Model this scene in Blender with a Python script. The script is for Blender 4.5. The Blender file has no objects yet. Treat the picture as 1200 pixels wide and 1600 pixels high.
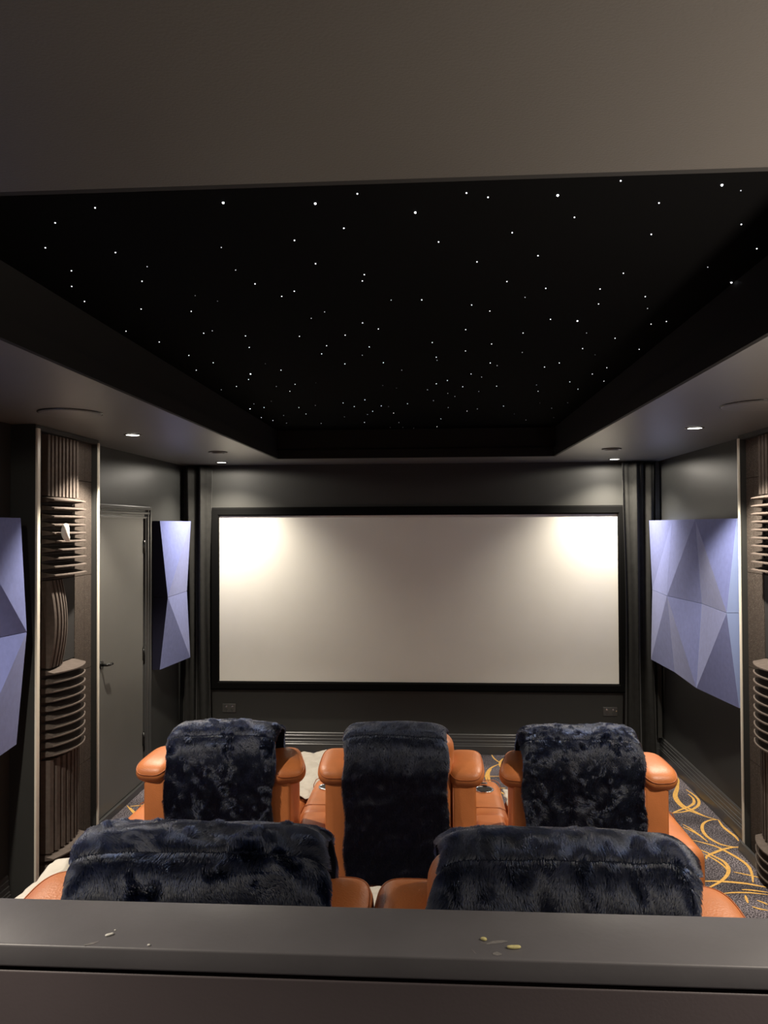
SW=[[[1.834,5.994],[1.819,5.864],[1.748,5.69],[1.689,5.549],[1.667,5.416],[1.679,5.291],[1.726,5.213],[1.775,5.147],[1.823,5.102]],[[1.819,5.864],[1.76,5.691],[1.697,5.527],[1.684,5.374],[1.709,5.293],[1.741,5.214],[1.775,5.147]],[[1.809,5.67],[1.826,5.578],[1.827,5.467],[1.79,5.359],[1.717,5.273],[1.645,5.229],[1.572,5.206]],[[1.794,5.577],[1.799,5.488],[1.774,5.4],[1.723,5.335],[1.632,5.259],[1.572,5.206]],[[1.83,5.103],[1.779,5.096],[1.717,5.041],[1.675,4.948],[1.662,4.843],[1.68,4.761],[1.712,4.705],[1.772,4.677],[1.806,4.683]],[[1.83,5.103],[1.817,4.991],[1.825,4.903],[1.833,4.835],[1.827,4.768]],[[1.577,5.015],[1.602,4.945],[1.621,4.858],[1.631,4.791],[1.638,4.745]],[[1.565,4.97],[1.597,4.909],[1.622,4.841],[1.638,4.745]],[[1.551,4.77],[1.604,4.732],[1.663,4.679],[1.706,4.588],[1.735,4.5],[1.744,4.415],[1.723,4.318],[1.69,4.224]],[[1.537,4.649],[1.573,4.604],[1.606,4.538],[1.632,4.473],[1.627,4.395],[1.59,4.311],[1.524,4.228],[1.456,4.168],[1.393,4.108]],[[1.549,4.58],[1.582,4.522],[1.605,4.45],[1.612,4.387],[1.606,4.345]],[[1.803,4.683],[1.75,4.671],[1.688,4.641],[1.619,4.591],[1.564,4.543],[1.545,4.505]],[[1.636,4.347],[1.683,4.322],[1.736,4.292],[1.783,4.261]],[[1.417,4.223],[1.489,4.229],[1.569,4.224],[1.65,4.209],[1.704,4.187],[1.745,4.17]],[[1.479,4.089],[1.552,4.105],[1.637,4.105],[1.71,4.089]],[[1.599,4.138],[1.648,4.134],[1.721,4.114]],[[1.592,4.077],[1.581,4.035],[1.572,3.994]],[[1.629,4.026],[1.65,4.004],[1.664,3.981]],[[1.578,3.96],[1.602,3.939],[1.64,3.924]],[[1.473,4.458],[1.467,4.386],[1.454,4.331],[1.426,4.282]],[[0.484,6.45],[0.496,6.351],[0.519,6.275],[0.539,6.239]],[[0.593,6.385],[0.55,6.296],[0.53,6.201],[0.533,6.11],[0.551,6.005]],[[0.579,6.297],[0.557,6.221],[0.554,6.093]],[[0.527,6.201],[0.48,6.143],[0.44,6.07],[0.41,5.963],[0.398,5.861],[0.4,5.748]],[[0.452,6.07],[0.424,5.964],[0.417,5.829],[0.426,5.733]],[[0.337,5.875],[0.384,5.891],[0.438,5.897],[0.542,5.902]],[[0.467,5.634],[0.522,5.637]],[[0.466,5.588],[0.487,5.537],[0.504,5.502]],[[-1.155,6.393],[-1.114,6.436],[-1.062,6.453]],[[-1.13,6.285],[-1.07,6.317],[-0.999,6.36],[-0.924,6.384]],[[-0.934,6.455],[-0.966,6.422],[-0.954,6.342],[-0.93,6.304]],[[-2.062,5.147],[-2.017,5.163],[-1.966,5.18]],[[-2.088,5.16],[-2.023,5.073],[-1.966,4.996],[-1.929,4.92]],[[-2.049,5.12],[-1.992,5.048],[-1.934,5.004]]]
ST=[[-0.84,1.647,1],[-0.782,1.738,1],[-0.918,1.817,1],[-1.026,1.978,1],[-0.855,2.027,1],[-1.043,2.162,1],[-0.811,2.144,2],[-0.875,2.271,1],[-1.11,2.303,1],[-1.142,2.46,1],[-0.99,2.562,1],[-0.828,2.602,1],[-0.558,2.011,2],[-0.566,2.192,2],[-0.539,2.322,1],[-0.482,2.455,1],[-0.432,2.404,1],[-0.354,1.975,1],[-0.476,1.732,0],[-0.265,1.752,0],[-0.326,2.156,1],[-0.163,1.707,1],[-0.216,1.903,1],[-0.196,2.261,1],[-0.207,2.319,1],[-0.369,2.646,2],[-0.428,2.724,2],[-0.759,2.426,3],[-0.704,2.491,3],[-0.035,1.82,0],[0.022,2.014,1],[0.082,1.721,1],[0.132,1.747,1],[0.209,1.964,1],[0.132,2.175,1],[0.234,2.359,1],[0.309,2.527,2],[0.298,2.138,1],[0.363,2.436,1],[0.289,1.748,0],[0.35,1.877,1],[0.414,1.684,1],[0.572,2.307,1],[0.536,2.456,1],[0.567,2.623,1],[0.568,2.002,1],[0.531,1.807,1],[0.702,2.55,1],[0.748,2.691,2],[0.804,2.271,2],[0.642,1.721,0],[0.695,1.753,2],[0.774,1.952,1],[0.884,2.128,1],[0.928,2.422,0],[-0.13,2.524,2],[-0.029,2.529,1],[0.139,2.601,1],[0.206,2.68,1],[0.434,2.805,1],[-0.515,2.979,1],[-0.724,2.955,1],[-0.874,2.901,1],[-0.831,2.868,2],[-0.755,3.146,1],[-0.989,3.428,1],[-1.116,3.584,1],[-0.881,3.696,0],[-0.924,3.834,1],[-1.034,4.019,1],[-1.141,4.11,2],[-0.715,3.618,1],[-0.823,4.037,2],[-0.713,3.985,1],[-0.778,4.187,1],[-1.076,4.602,2],[-1.144,4.787,0],[-1.046,4.747,1],[-1.161,5.184,1],[-1.112,5.332,1],[-0.99,5.097,2],[-1.042,5.477,2],[-0.829,4.767,1],[-0.83,5.046,1],[-0.713,4.691,2],[-0.796,5.514,1],[-0.951,4.514,3],[-0.758,3.468,3],[-0.334,2.975,1],[-0.43,3.143,1],[-0.472,3.29,1],[-0.25,2.8,1],[-0.198,2.891,1],[-0.256,3.178,1],[-0.299,3.332,2],[-0.395,3.503,1],[-0.217,3.492,1],[0.133,2.928,1],[0.006,3.124,1],[0.148,3.286,1],[0.024,3.397,1],[0.028,3.462,2],[0.197,3.788,1],[0.084,3.947,1],[0.028,4.035,1],[0.17,4.131,1],[-0.02,4.209,2],[0.094,4.334,2],[0.137,4.442,2],[0.014,4.575,2],[0.108,4.853,2],[0.233,5.017,1],[0.295,4.93,2],[0.265,4.287,2],[0.067,5.359,1],[0.043,5.784,1],[-0.14,3.667,2],[-0.187,4.143,3],[-0.391,4.513,1],[-0.532,4.615,1],[-0.479,4.76,1],[-0.309,4.747,1],[-0.38,4.97,1],[-0.425,5.106,2],[-0.591,5.203,2],[-0.48,5.493,1],[-0.248,5.057,1],[-0.144,4.678,1],[-0.233,5.53,2],[-0.214,5.802,3],[-0.133,5.852,3],[-0.266,4.78,3],[-0.31,5.792,3],[-0.598,3.954,3],[-0.256,4.059,3],[0.536,2.836,0],[0.358,2.997,1],[0.605,3.017,2],[0.25,3.169,1],[0.394,3.334,2],[0.641,3.282,1],[0.719,3.407,3],[0.736,3.111,1],[0.819,2.902,1],[0.865,2.869,1],[0.885,3.316,1],[0.272,3.538,1],[0.309,3.6,2],[0.535,3.651,1],[0.59,3.565,1],[0.834,3.693,1],[0.796,3.84,1],[0.896,4.037,1],[0.722,4.042,1],[0.805,4.26,1],[0.56,4.116,2],[0.595,4.309,1],[0.351,4.133,1],[0.254,3.872,2],[0.452,4.826,1],[0.556,5.176,3],[0.669,5.478,2],[0.767,4.943,2],[0.848,5.374,3],[0.831,4.73,3],[0.662,4.724,3],[-1.159,2.847,1],[-1.094,3.025,1],[-1.052,3.273,1]]
import bpy, bmesh, math, random
import numpy as np
from mathutils import Vector, Matrix, noise
random.seed(4)
SC = bpy.context.scene
COL = SC.collection
PI = math.pi

# ------------------------------------------------------------------ room measures (metres, floor at z = 0)
XL, XR, YF, YB = -2.13, 1.872, 6.47, -1.6
ZS, ZT = 2.427, 2.649            # soffit and star ceiling heights
TX0, TX1, TY0, TY1 = -1.205, 0.943, 1.156, 5.915
RISER = 0.28
CAMZ = 1.9

# ------------------------------------------------------------------ object helpers
def link(o, parent=None):
    COL.objects.link(o)
    if parent is not None: o.parent = parent
    return o

def tag(o, label=None, cat=None, group=None, kind=None):
    if label: o['label'] = label
    if cat: o['category'] = cat
    if group: o['group'] = group
    if kind: o['kind'] = kind
    return o

def empty(name, loc=(0, 0, 0), rz=0.0):
    o = bpy.data.objects.new(name, None)
    o.empty_display_size = 0.1
    o.location = loc; o.rotation_euler = (0, 0, rz)
    return link(o)

class MB:
    """collects geometry, then links it as ONE mesh object"""
    def __init__(s):
        s.v = []; s.f = []; s.mi = []; s.sm = []
    def add(s, vs, fs, mi=0, smooth=False):
        b = len(s.v)
        s.v += [tuple(v) for v in vs]
        for f in fs:
            s.f.append([i + b for i in f]); s.mi.append(mi); s.sm.append(smooth)
        return s
    def box(s, x0, x1, y0, y1, z0, z1, mi=0):
        vs = [(x, y, z) for z in (z0, z1) for y in (y0, y1) for x in (x0, x1)]
        return s.add(vs, [(0, 2, 3, 1), (4, 5, 7, 6), (0, 1, 5, 4), (2, 6, 7, 3), (0, 4, 6, 2), (1, 3, 7, 5)], mi)
    def rbox(s, x0, x1, y0, y1, z0, z1, r=0.02, seg=4, mi=0, mat=None, taper=None):
        bm = bmesh.new(); bmesh.ops.create_cube(bm, size=1)
        for v in bm.verts:
            v.co = Vector(((x0 + x1) / 2 + v.co.x * (x1 - x0), (y0 + y1) / 2 + v.co.y * (y1 - y0), (z0 + z1) / 2 + v.co.z * (z1 - z0)))
        bmesh.ops.bevel(bm, geom=bm.edges[:], offset=r, segments=seg, profile=0.5, affect='EDGES', clamp_overlap=True)
        if taper:
            for v in bm.verts: v.co = taper(v.co)
        if mat is not None: bmesh.ops.transform(bm, matrix=mat, verts=bm.verts)
        bm.verts.index_update()
        s.add([v.co[:] for v in bm.verts], [[v.index for v in f.verts] for f in bm.faces], mi, True)
        bm.free(); return s
    def cyl(s, c, r, h, axis='Z', n=32, r2=None, mi=0, smooth=True, caps=True):
        r2 = r if r2 is None else r2
        vs = []
        for k, rr in ((0, r), (1, r2)):
            for i in range(n):
                a = 2 * PI * i / n
                p = (rr * math.cos(a), rr * math.sin(a), k * h)
                if axis == 'X': p = (p[2], p[0], p[1])
                if axis == 'Y': p = (p[1], p[2], p[0])
                vs.append((c[0] + p[0], c[1] + p[1], c[2] + p[2]))
        s.add(vs, [(i, (i + 1) % n, n + (i + 1) % n, n + i) for i in range(n)], mi, smooth)
        if caps: s.add(vs, [list(range(n))[::-1], list(range(n, 2 * n))], mi, False)
        return s
    def lathe(s, prof, c=(0, 0, 0), n=40, mi=0):
        vs = [(c[0] + r * math.cos(2 * PI * i / n), c[1] + r * math.sin(2 * PI * i / n), c[2] + z) for r, z in prof for i in range(n)]
        fs = [(j * n + i, j * n + (i + 1) % n, (j + 1) * n + (i + 1) % n, (j + 1) * n + i) for j in range(len(prof) - 1) for i in range(n)]
        return s.add(vs, fs, mi, True)
    def tube(s, pts, r, n=8, mi=0, closed=False):
        pts = [Vector(p) for p in pts]; m = len(pts); rings = []
        up = Vector((0.13, 0.31, 0.94)).normalized()
        for i, p in enumerate(pts):
            a = pts[(i - 1) % m] if (closed or i > 0) else p
            b = pts[(i + 1) % m] if (closed or i < m - 1) else p
            t = (b - a).normalized()
            e = t.cross(up)
            if e.length < 1e-3: e = t.cross(Vector((1, 0, 0)))
            e.normalize(); g = t.cross(e)
            rr = r(i / (m - 1)) if callable(r) else r
            rings.append([p + e * math.cos(2 * PI * k / n) * rr + g * math.sin(2 * PI * k / n) * rr for k in range(n)])
        vs = [v for q in rings for v in q]; fs = []
        for i in range(m if closed else m - 1):
            j = (i + 1) % m
            fs += [(i * n + k, i * n + (k + 1) % n, j * n + (k + 1) % n, j * n + k) for k in range(n)]
        s.add(vs, fs, mi, True)
        if not closed: s.add(vs, [list(range(n))[::-1], list(range((m - 1) * n, m * n))], mi, False)
        return s
    def super_ell(s, c, rx, ry, rz, e1=0.6, e2=0.6, nu=40, nv=24, fn=None, mi=0):
        sg = lambda w, e: math.copysign(abs(w) ** e, w)
        vs = []
        for j in range(nv + 1):
            b = -PI / 2 + PI * j / nv
            for i in range(nu):
                a = 2 * PI * i / nu
                p = Vector((rx * sg(math.cos(b), e1) * sg(math.cos(a), e2), ry * sg(math.cos(b), e1) * sg(math.sin(a), e2), rz * sg(math.sin(b), e1)))
                if fn: p = fn(p)
                vs.append((c[0] + p.x, c[1] + p.y, c[2] + p.z))
        fs = [(j * nu + i, j * nu + (i + 1) % nu, (j + 1) * nu + (i + 1) % nu, (j + 1) * nu + i) for j in range(nv) for i in range(nu)]
        return s.add(vs, fs, mi, True)
    def prism(s, poly, axis, a0, a1, mi=0):
        """closed polygon of 2D points swept along an axis ('X': points are (y,z); 'Y': (x,z); 'Z': (x,y))"""
        n = len(poly)
        def P(q, a): return {'X': (a, q[0], q[1]), 'Y': (q[0], a, q[1]), 'Z': (q[0], q[1], a)}[axis]
        vs = [P(q, a0) for q in poly] + [P(q, a1) for q in poly]
        fs = [(i, (i + 1) % n, n + (i + 1) % n, n + i) for i in range(n)] + [list(range(n))[::-1], list(range(n, 2 * n))]
        return s.add(vs, fs, mi)
    def grid(s, fn, nu, nv, mi=0, smooth=True):
        vs = [fn(i / nu, j / nv) for j in range(nv + 1) for i in range(nu + 1)]
        w = nu + 1
        return s.add(vs, [(j * w + i, j * w + i + 1, (j + 1) * w + i + 1, (j + 1) * w + i) for j in range(nv) for i in range(nu)], mi, smooth)
    def build(s, name, mats, parent=None, loc=None, recalc=True, **kw):
        me = bpy.data.meshes.new(name)
        me.from_pydata(s.v, [], s.f)
        if not isinstance(mats, (list, tuple)): mats = [mats]
        for m in mats: me.materials.append(m)
        me.polygons.foreach_set('material_index', s.mi)
        me.polygons.foreach_set('use_smooth', s.sm)
        if recalc:
            bm = bmesh.new(); bm.from_mesh(me)
            bmesh.ops.remove_doubles(bm, verts=bm.verts, dist=1e-5)
            bmesh.ops.recalc_face_normals(bm, faces=bm.faces)
            bm.to_mesh(me); bm.free()
        me.update()
        o = bpy.data.objects.new(name, me)
        if loc: o.location = loc
        link(o, parent)
        return tag(o, **kw)

# ------------------------------------------------------------------ materials
def new_mat(name):
    m = bpy.data.materials.new(name); m.use_nodes = True
    nt = m.node_tree; return m, nt, nt.nodes['Principled BSDF']

def mat(name, col, rough=0.5, metal=0.0, bump=0.0, bscale=60.0, var=0.0, vscale=8.0, spec=0.5, sheen=0.0, coat=0.0, speck=0.0, sscale=300.0, sheen_tint=None):
    m, nt, p = new_mat(name)
    N, L = nt.nodes, nt.links
    p.inputs['Roughness'].default_value = rough
    p.inputs['Metallic'].default_value = metal
    p.inputs['Specular IOR Level'].default_value = spec
    p.inputs['Base Color'].default_value = (*col, 1)
    if sheen:
        p.inputs['Sheen Weight'].default_value = sheen
        p.inputs['Sheen Roughness'].default_value = 0.4
        if sheen_tint: p.inputs['Sheen Tint'].default_value = (*sheen_tint, 1)
    if coat:
        p.inputs['Coat Weight'].default_value = coat; p.inputs['Coat Roughness'].default_value = 0.25
    tc = N.new('ShaderNodeTexCoord')
    cur = None
    if var:
        n = N.new('ShaderNodeTexNoise'); n.inputs['Scale'].default_value = vscale; n.inputs['Detail'].default_value = 4
        L.new(tc.outputs['Object'], n.inputs['Vector'])
        r = N.new('ShaderNodeMapRange'); r.inputs[1].default_value = .3; r.inputs[2].default_value = .7
        r.inputs[3].default_value = 1 - var; r.inputs[4].default_value = 1 + var
        L.new(n.outputs['Fac'], r.inputs[0])
        mx = N.new('ShaderNodeMix'); mx.data_type = 'RGBA'; mx.blend_type = 'MULTIPLY'; mx.inputs[0].default_value = 1
        mx.inputs[6].default_value = (*col, 1); L.new(r.outputs[0], mx.inputs[7]); cur = mx.outputs[2]
    if speck:
        n = N.new('ShaderNodeTexNoise'); n.inputs['Scale'].default_value = sscale; n.inputs['Detail'].default_value = 1
        L.new(tc.outputs['Object'], n.inputs['Vector'])
        r = N.new('ShaderNodeMapRange'); r.inputs[1].default_value = .6; r.inputs[2].default_value = .75; r.inputs[3].default_value = 0; r.inputs[4].default_value = speck
        L.new(n.outputs['Fac'], r.inputs[0])
        mx = N.new('ShaderNodeMix'); mx.data_type = 'RGBA'
        L.new(r.outputs[0], mx.inputs[0])
        if cur: L.new(cur, mx.inputs[6])
        else: mx.inputs[6].default_value = (*col, 1)
        mx.inputs[7].default_value = (.6, .58, .55, 1); cur = mx.outputs[2]
    if cur: L.new(cur, p.inputs['Base Color'])
    if bump:
        n = N.new('ShaderNodeTexNoise'); n.inputs['Scale'].default_value = bscale; n.inputs['Detail'].default_value = 3
        L.new(tc.outputs['Object'], n.inputs['Vector'])
        b = N.new('ShaderNodeBump'); b.inputs['Strength'].default_value = bump; b.inputs['Distance'].default_value = 0.004
        L.new(n.outputs['Fac'], b.inputs['Height']); L.new(b.outputs[0], p.inputs['Normal'])
    return m

def emis(name, col, s):
    m = bpy.data.materials.new(name); m.use_nodes = True; nt = m.node_tree; nt.nodes.clear()
    e = nt.nodes.new('ShaderNodeEmission'); e.inputs[0].default_value = (*col, 1); e.inputs[1].default_value = s
    o = nt.nodes.new('ShaderNodeOutputMaterial'); nt.links.new(e.outputs[0], o.inputs[0])
    m.cycles.emission_sampling = 'NONE'
    return m

M = {}
M['wall'] = mat('wall_charcoal_paint', (.034, .035, .034), .5, bump=.08, bscale=180, var=.06, vscale=3, spec=.35)
M['wall_front'] = mat('front_wall_paint', (.040, .0405, .038), .6, bump=.06, bscale=160, var=.04, vscale=3, spec=.3)
M['soffit'] = mat('soffit_satin_paint', (.115, .113, .111), .42, bump=.05, bscale=120, var=.05, vscale=2, spec=.4)
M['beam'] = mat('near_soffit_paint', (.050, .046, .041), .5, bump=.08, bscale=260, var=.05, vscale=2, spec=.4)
M['tray'] = mat('tray_side_paint', (.011, .0105, .01), .75, spec=.2)
M['star_black'] = mat('star_ceiling_felt', (.0015, .0015, .0016), .95, spec=.03)
M['trim'] = mat('gloss_trim_paint', (.055, .056, .057), .33, bump=.04, bscale=40, spec=.6)
M['door'] = mat('door_paint', (.115, .113, .105), .4, bump=.05, bscale=60, var=.04, vscale=4, spec=.5)
M['screen'] = mat('screen_fabric', (.80, .785, .72), .75, var=.012, vscale=5, spec=.2)
M['velvet'] = mat('frame_velvet', (.004, .004, .004), .95, spec=.05)
M['curtain'] = mat('curtain_velvet', (.019, .019, .018), .95, var=.15, vscale=20, spec=.05, sheen=.12)
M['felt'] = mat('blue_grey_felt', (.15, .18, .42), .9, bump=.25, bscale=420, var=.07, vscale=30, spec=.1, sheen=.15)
M['felt_side_shaded'] = mat('shaded_navy_felt_side', (.018, .018, .035), .95, spec=.05)  # left wall panel sides, their shade put into the felt colour
M['foam'] = mat('acoustic_foam', (.105, .086, .076), .92, bump=.35, bscale=500, var=.12, vscale=40, spec=.08)
M['foam_speck'] = mat('speckled_foam', (.070, .057, .049), .95, bump=.5, bscale=350, var=.12, vscale=50, spec=.05, speck=.28, sscale=260)
M['board'] = mat('dark_backing_board', (.035, .034, .034), .7, spec=.2)
M['bead'] = mat('metal_corner_bead', (.80, .76, .66), .5, metal=0, spec=.5)
M['leather'] = mat('tan_leather', (.50, .165, .052), .42, bump=.22, bscale=220, var=.1, vscale=9, spec=.45)
M['leather_dk'] = mat('tan_leather_piping', (.34, .10, .03), .45, spec=.4)
M['chrome'] = mat('chrome', (.75, .75, .76), .12, metal=1)
M['black_plastic'] = mat('black_plastic', (.006, .006, .006), .25, spec=.5)
M['base_black'] = mat('dark_plinth', (.012, .012, .012), .6)
M['sheet'] = mat('cream_dust_sheet', (.47, .435, .38), .8, bump=.2, bscale=60, var=.05, vscale=12, spec=.2)
M['ledge'] = mat('ledge_laminate', (.150, .143, .154), .40, bump=.05, bscale=90, var=.10, vscale=6, spec=.5)
M['ledge_front'] = mat('ledge_front_paint', (.098, .080, .086), .5, bump=.05, bscale=200, var=.05, vscale=5, spec=.35)
M['plate'] = mat('outlet_plate', (.075, .074, .07), .35, spec=.5)
M['white'] = mat('white_plastic', (.85, .83, .78), .5)
M['yellow'] = mat('pale_yellow_crumb', (.75, .66, .30), .7, var=.1, vscale=300)
M['scuff'] = mat('grey_scuff', (.24, .225, .22), .6, var=.2, vscale=200)
M['vent'] = mat('vent_ring', (.10, .095, .085), .45, spec=.4)
M['lamp'] = emis('downlight_lens', (1, .95, .86), 9.0)
for k, s in enumerate((6.0, 2.4, .9, .28)):
    M['star%d' % k] = emis('star_point_%d' % k, (.93, .96, 1.0), s)

def fur_mats():
    m, nt, p = new_mat('fur_backing')
    p.inputs['Base Color'].default_value = (.006, .008, .016, 1); p.inputs['Roughness'].default_value = .9
    p.inputs['Specular IOR Level'].default_value = .1
    M['fur_base'] = m
    m = bpy.data.materials.new('navy_fur_pile'); m.use_nodes = True; nt = m.node_tree; nt.nodes.clear()
    h = nt.nodes.new('ShaderNodeBsdfHairPrincipled'); h.parametrization = 'COLOR'
    h.inputs['Color'].default_value = (.0030, .0052, .0160, 1)
    h.inputs['Roughness'].default_value = .21; h.inputs['Radial Roughness'].default_value = .55
    h.inputs['IOR'].default_value = 1.5; h.inputs['Random Roughness'].default_value = .2
    o = nt.nodes.new('ShaderNodeOutputMaterial'); nt.links.new(h.outputs[0], o.inputs[0])
    M['fur'] = m
fur_mats()

def carpet_mat():
    m, nt, p = new_mat('dark_carpet_pile'); N, L = nt.nodes, nt.links
    tc = N.new('ShaderNodeTexCoord')
    n1 = N.new('ShaderNodeTexNoise'); n1.inputs['Scale'].default_value = 130; n1.inputs['Detail'].default_value = 2
    n2 = N.new('ShaderNodeTexNoise'); n2.inputs['Scale'].default_value = 3.2; n2.inputs['Detail'].default_value = 3
    for n in (n1, n2): L.new(tc.outputs['Object'], n.inputs['Vector'])
    r = N.new('ShaderNodeValToRGB'); r.color_ramp.elements[0].position = .42; r.color_ramp.elements[0].color = (.022, .019, .023, 1)
    r.color_ramp.elements[1].position = .72; r.color_ramp.elements[1].color = (.30, .27, .30, 1)
    L.new(n1.outputs['Fac'], r.inputs[0])
    r2 = N.new('ShaderNodeMapRange'); r2.inputs[1].default_value = .35; r2.inputs[2].default_value = .65; r2.inputs[3].default_value = .55; r2.inputs[4].default_value = 1.35
    L.new(n2.outputs['Fac'], r2.inputs[0])
    mx = N.new('ShaderNodeMix'); mx.data_type = 'RGBA'; mx.blend_type = 'MULTIPLY'; mx.inputs[0].default_value = 1
    L.new(r.outputs[0], mx.inputs[6]); L.new(r2.outputs[0], mx.inputs[7]); L.new(mx.outputs[2], p.inputs['Base Color'])
    p.inputs['Roughness'].default_value = .95; p.inputs['Specular IOR Level'].default_value = .1
    b = N.new('ShaderNodeBump'); b.inputs['Strength'].default_value = .5; b.inputs['Distance'].default_value = .004
    L.new(n1.outputs['Fac'], b.inputs['Height']); L.new(b.outputs[0], p.inputs['Normal'])
    return m
M['carpet'] = carpet_mat()
M['gold'] = mat('gold_carpet_yarn', (.62, .36, .10), .85, bump=.4, bscale=300, var=.18, vscale=60, spec=.15)

# ------------------------------------------------------------------ floor and room shell
def smooth_path(pts, k=8):
    P = [Vector((*q[:2], 0)) for q in pts]; out = []
    for i in range(len(P) - 1):
        a = P[max(i - 1, 0)]; b = P[i]; c = P[i + 1]; d = P[min(i + 2, len(P) - 1)]
        for j in range(k):
            t = j / k
            out.append(.5 * ((2 * b) + (c - a) * t + (2 * a - 5 * b + 4 * c - d) * t * t + (3 * b - a - 3 * c + d) * t ** 3))
    out.append(P[-1]); return out

def ribbon(mb, pts, w, z, mi):
    P = smooth_path(pts); n = len(P); vs = []
    for i, p in enumerate(P):
        t = (P[min(i + 1, n - 1)] - P[max(i - 1, 0)]).normalized(); nn = Vector((-t.y, t.x, 0))
        s = i / (n - 1); ww = w * (.30 + .70 * math.sin(PI * min(1, max(0, s))) ** .8) * .5
        vs += [(p.x + nn.x * ww, p.y + nn.y * ww, z), (p.x - nn.x * ww, p.y - nn.y * ww, z)]
    mb.add(vs, [(2 * i, 2 * i + 1, 2 * i + 3, 2 * i + 2) for i in range(n - 1)], mi)

fl = MB()
fl.box(XL - .1, XR + .1, YB - .1, YF + .1, -.1, 0)
for q in SW:
    q = [(min(max(x, XL + .01), XR - .02), min(y, YF - .01)) for x, y in q]
    L_ = sum(math.dist(q[i], q[i + 1]) for i in range(len(q) - 1))
    ribbon(fl, q, .020 if L_ > .3 else .014, .0015 + random.random() * .0008, 1)
rr = random.Random(11)
for k in range(70):      # the same swirls carry on over the rest of the carpet
    x, y, a = rr.uniform(-1.9, 1.2), rr.uniform(2.7, 6.3), rr.uniform(0, 6.28)
    if (.25 < x and y > 5.3) or x < -1.85 and y > 4.7: continue
    c = rr.choice((-1, 1)) * rr.uniform(.5, 1.1); q = [(x, y)]
    for i in range(7):
        a += c * .55; x += .11 * math.cos(a); y += .11 * math.sin(a); q.append((x, y))
    if all(XL + .1 < u < 1.35 and 2.65 < v < 6.35 for u, v in q): ribbon(fl, q, .024, .0015 + rr.random() * .0008, 1)
fl.build('floor', [M['carpet'], M['gold']], kind='structure', recalc=False)

MB().box(XL, XR, YB, 2.62, 0.002, RISER).build('floor_riser', M['carpet'], kind='structure', label='carpeted riser step under the rear row', recalc=False)
MB().box(XL - .12, XL, YB - .1, YF + .1, 0, 2.75).build('wall_left', M['wall'], kind='structure')
MB().box(XR, XR + .12, YB - .1, YF + .1, 0, 2.75).build('wall_right', M['wall'], kind='structure')
MB().box(XL - .1, XR + .1, YF, YF + .12, 0, 2.75).build('wall_front', M['wall_front'], kind='structure')
MB().box(XL - .1, XR + .1, YB - .12, YB, 0, 2.75).build('wall_back', M['wall'], kind='structure')
# dropped soffits around the star tray
MB().box(XL, TX0, TY0, YF, ZS, 2.75).build('ceiling_soffit_left', M['soffit'], kind='structure')
MB().box(TX1, XR, TY0, YF, ZS, 2.75).build('ceiling_soffit_right', M['soffit'], kind='structure')
MB().box(TX0, TX1, TY1, YF, ZS, 2.75).build('ceiling_soffit_front', M['soffit'], kind='structure')
MB().box(XL, XR, YB, TY0, ZS, 2.75).build('ceiling_soffit_near', M['beam'], kind='structure')
MB().box(TX0 - .05, TX1 + .05, TY0 - .05, TY1 + .05, ZT, ZT + .1).build('ceiling', M['star_black'], kind='structure')
t = MB()
for (z0, z1, d) in ((ZS + .001, ZS + .068, .016), (ZS + .068, ZT, .006)):
    t.box(TX0, TX0 + d, TY0, TY1, z0, z1); t.box(TX1 - d, TX1, TY0, TY1, z0, z1)
    t.box(TX0, TX1, TY1 - d, TY1, z0, z1); t.box(TX0, TX1, TY0, TY0 + d, z0, z1)
t.build('trim_1', M['tray'], kind='structure', label='black painted upstand around the star ceiling tray')

# skirting boards: stepped profile
SK = [(0, 0), (.024, 0), (.024, .070), (.0195, .074), (.0195, .086), (.0155, .089), (.0155, .112), (.0115, .115), (.0115, .120), (.0115, .140), (.008, .143), (.008, .158), (.003, .166), (0, .166)]
def skirt(name, side, a0, a1):
    if side == 'front': mb = MB().prism([(YF - d, z) for d, z in SK], 'X', a0, a1)
    elif side == 'left': mb = MB().prism([(XL + d, z) for d, z in SK], 'Y', a0, a1)
    else: mb = MB().prism([(XR - d, z) for d, z in SK], 'Y', a0, a1)
    return mb.build(name, M['trim'], kind='structure')
skirt('baseboard_front', 'front', XL + .02, XR - .02)
skirt('baseboard_left', 'left', 2.63, 3.745)
skirt('baseboard_left_far', 'left', 5.655, YF)
skirt('baseboard_right', 'right', 4.66, YF)
skirt('baseboard_right_near', 'right', 2.63, 3.9)
MB().box(XR - .045, XR - .012, 6.405, 6.43, .17, ZS - .01).build('trim_2', M['wall_front'], kind='structure', label='narrow grey vertical batten beside the right curtain')

# ------------------------------------------------------------------ door in the left wall
dr = empty('door_1', (XL, 5.14, 0)); tag(dr, kind='structure')
def dbox(name, y0, y1, z0, z1, x0, x1, m, par=dr):
    return MB().box(x0, x1, y0 - 5.14, y1 - 5.14, z0, z1).build(name, m, par)
leaf = MB().box(.001, .012, -.39, .385, .048, 1.965).build('door_leaf', M['door'], dr)
AR = [(0, 0), (.016, 0), (.020, .012), (.012, .016), (.012, .030), (.024, .034), (.024, .050), (.014, .054), (.014, .066), (.030, .070), (.030, .088), (.026, .096), (0, .096)]   # (depth, across)
jamb = MB(); 
jamb.prism([(d + .0005, (5.655 - 5.14) - .096 + w) for d, w in AR], 'Z', 0, 2.052 - .0)
jamb.prism([(d + .0005, -.505 + .096 - w) for d, w in AR], 'Z', 0, 2.052)
jamb.build('architrave', M['trim'], dr)
MB().prism([(d + .001, 1.965 + w * .92) for d, w in AR], 'Y', -.505, .513).build('door_head', M['trim'], dr)
MB().box(.0005, .032, -.40, .41, 0.002, .042).build('threshold', M['trim'], dr)
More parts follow.
